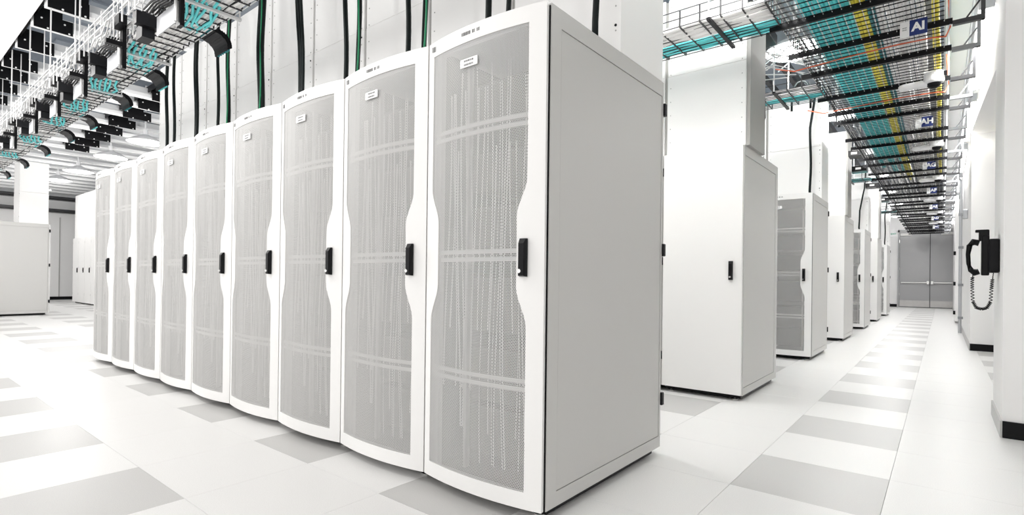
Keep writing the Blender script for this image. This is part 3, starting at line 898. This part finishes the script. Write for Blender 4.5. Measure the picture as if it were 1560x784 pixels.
# junction boxes at the duct tops beside the tray
for k, (x, y, z) in enumerate(((.10, 9.3, 3.30), (.06, 10.3, 3.2), (.06, 12.9, 3.25), (.05, 16.0, 3.3), (-.10, 3.62, 3.42))):
    t = thing('junction_box', f'{ORD[k]} black junction box left of the aisle tray' if k < 4 else 'black box hung on the side of the tall duct near the tray', 'box', (x, y, z), 0, 'black boxes beside the aisle tray')
    part('box', MB().cbox(-.14, 0, 0, .12, .3, .10, .004), M['black'], t)
    part('face_plate', MB().box(-.06, -.006, .03, .03, 0, .07), M['whitecable'], t)
    part('bracket', MB().box(-.16, .1, .10, .16, .14, .12).bar((-.15, .12, .1), (-.15, .12, .7), .012), M['steel'], t)

# loop of black cable and slim flexible conduits beyond the first solid-door rack
o = MB().tube([(.0+.10*math.sin(a), 5.2, 3.28+.16*math.cos(a)) if abs(a) < 1.7 else (.10*(1 if a > 0 else -1), 5.2, 3.10) for a in [-2, -1.6, -1.2, -.8, -.4, 0, .4, .8, 1.2, 1.6, 2]], .012, 7).build('cable_loop', M['cable'], None, smooth=True)
tag(o, 'black cable loop arching above the second cross tray', 'cable')
o = MB()
for k in range(16):
    x = -.52+.05*k; z = random.uniform(3.3, 3.6)
    o.tube([(x-.35, 4.0+.04*k, z), (x-.05, 4.3+random.uniform(-.2, .2), z+.08), (x+.15, 4.5-.04*k, z-.08), (x+.5, 4.0+.08*k, z-.2)], .006, 5)
o = o.build('flexible_conduits', M['whitewire'], None, smooth=True, kind='stuff'); tag(o, 'tangle of thin pale conduits around the bright lamp by the aisle tray', 'conduits')

# ------------------------------------------------------------------ right wall: phone, conduit, hinged column
t = thing('wall_phone', 'black corded wall telephone on the side of the white pillar', 'telephone', (1.65, 3.50, 1.12))
part('wall_box', MB().cbox(-.062, -.10, .02, 0, .10, .27, .008), M['black'], t)
part('cradle', MB().cbox(-.10, -.045, .0, -.055, .045, .30, .006), M['black'], t)
part('hook', MB().cbox(-.115, -.03, .26, -.055, .03, .345, .006).cbox(-.135, -.025, .325, -.10, .025, .345, .004), M['black'], t)
hp = [(-.112, 0, .245), (-.145, 0, .255), (-.168, 0, .225), (-.176, 0, .16), (-.172, 0, .09), (-.158, 0, .04), (-.135, 0, .022), (-.112, 0, .03)]
h = part('handset', MB().tube(hp, [.024, .026, .018, .014, .014, .019, .028, .022], 10), M['black'], t)
b = MB(); pts = []; N_ = 420
path = [(-.145, .0, .02), (-.15, .0, -.03), (-.15, 0, -.10), (-.145, 0, -.20), (-.125, 0, -.245), (-.095, 0, -.255), (-.065, 0, -.245), (-.045, 0, -.20), (-.040, 0, -.10), (-.036, 0, -.04), (-.03, 0, .02)]
path = [Vector(p) for p in path]
for i in range(N_+1):
    u = i/N_*(len(path)-1); k = min(int(u), len(path)-2); c = path[k].lerp(path[k+1], u-k)
    d = (path[k+1]-path[k]).normalized(); a = d.cross(Vector((0, 1, 0))); rr = .010 if .06 < i/N_ < .92 else .001
    ph = i/N_*2*PI*44; pts.append(c+a*math.cos(ph)*rr+Vector((0, 1, 0))*math.sin(ph)*rr)
part('coiled_cord', b.tube(pts, .0030, 4), M['black'], t)
t = thing('wall_conduit', 'grey vertical conduit standing against the right wall before the double door', 'conduit', (1.62, 13.0, 0))
part('pipe', MB().tube([(0, 0, .0), (0, 0, 3.0), (0, -.02, 3.25), (-.08, -.08, 3.35), (-.25, -.1, 3.37)], .028, 10), M['steel'], t)
for z in (.3, 1.0, 1.8, 2.5): part('clamp', MB().box(-.035, -.04, z, .05, .04, z+.05), M['greysteel'], t)
for k, z in enumerate((2.3,)):
    o = MB().cbox(1.60, 10.6, z-.08, 1.67, 10.72, z+.08, .006).build('wall_box', M['steel'], None); tag(o, 'small grey box high on the right wall past the phone', 'box')
wc = thing('wall_cabinet', 'tall shallow white cabinet on the right wall with three black hinges', 'cabinet', (1.60, 16.6, 0))
part('body', MB().cbox(-.02, 0, .05, .07, .9, 3.3, .004), M['wall'], wc)
for z in (.28, 1.05, 1.86): part('hinge', MB().cbox(-.05, -.03, z-.05, .0, .02, z+.05, .004), M['blacksatin'], wc)
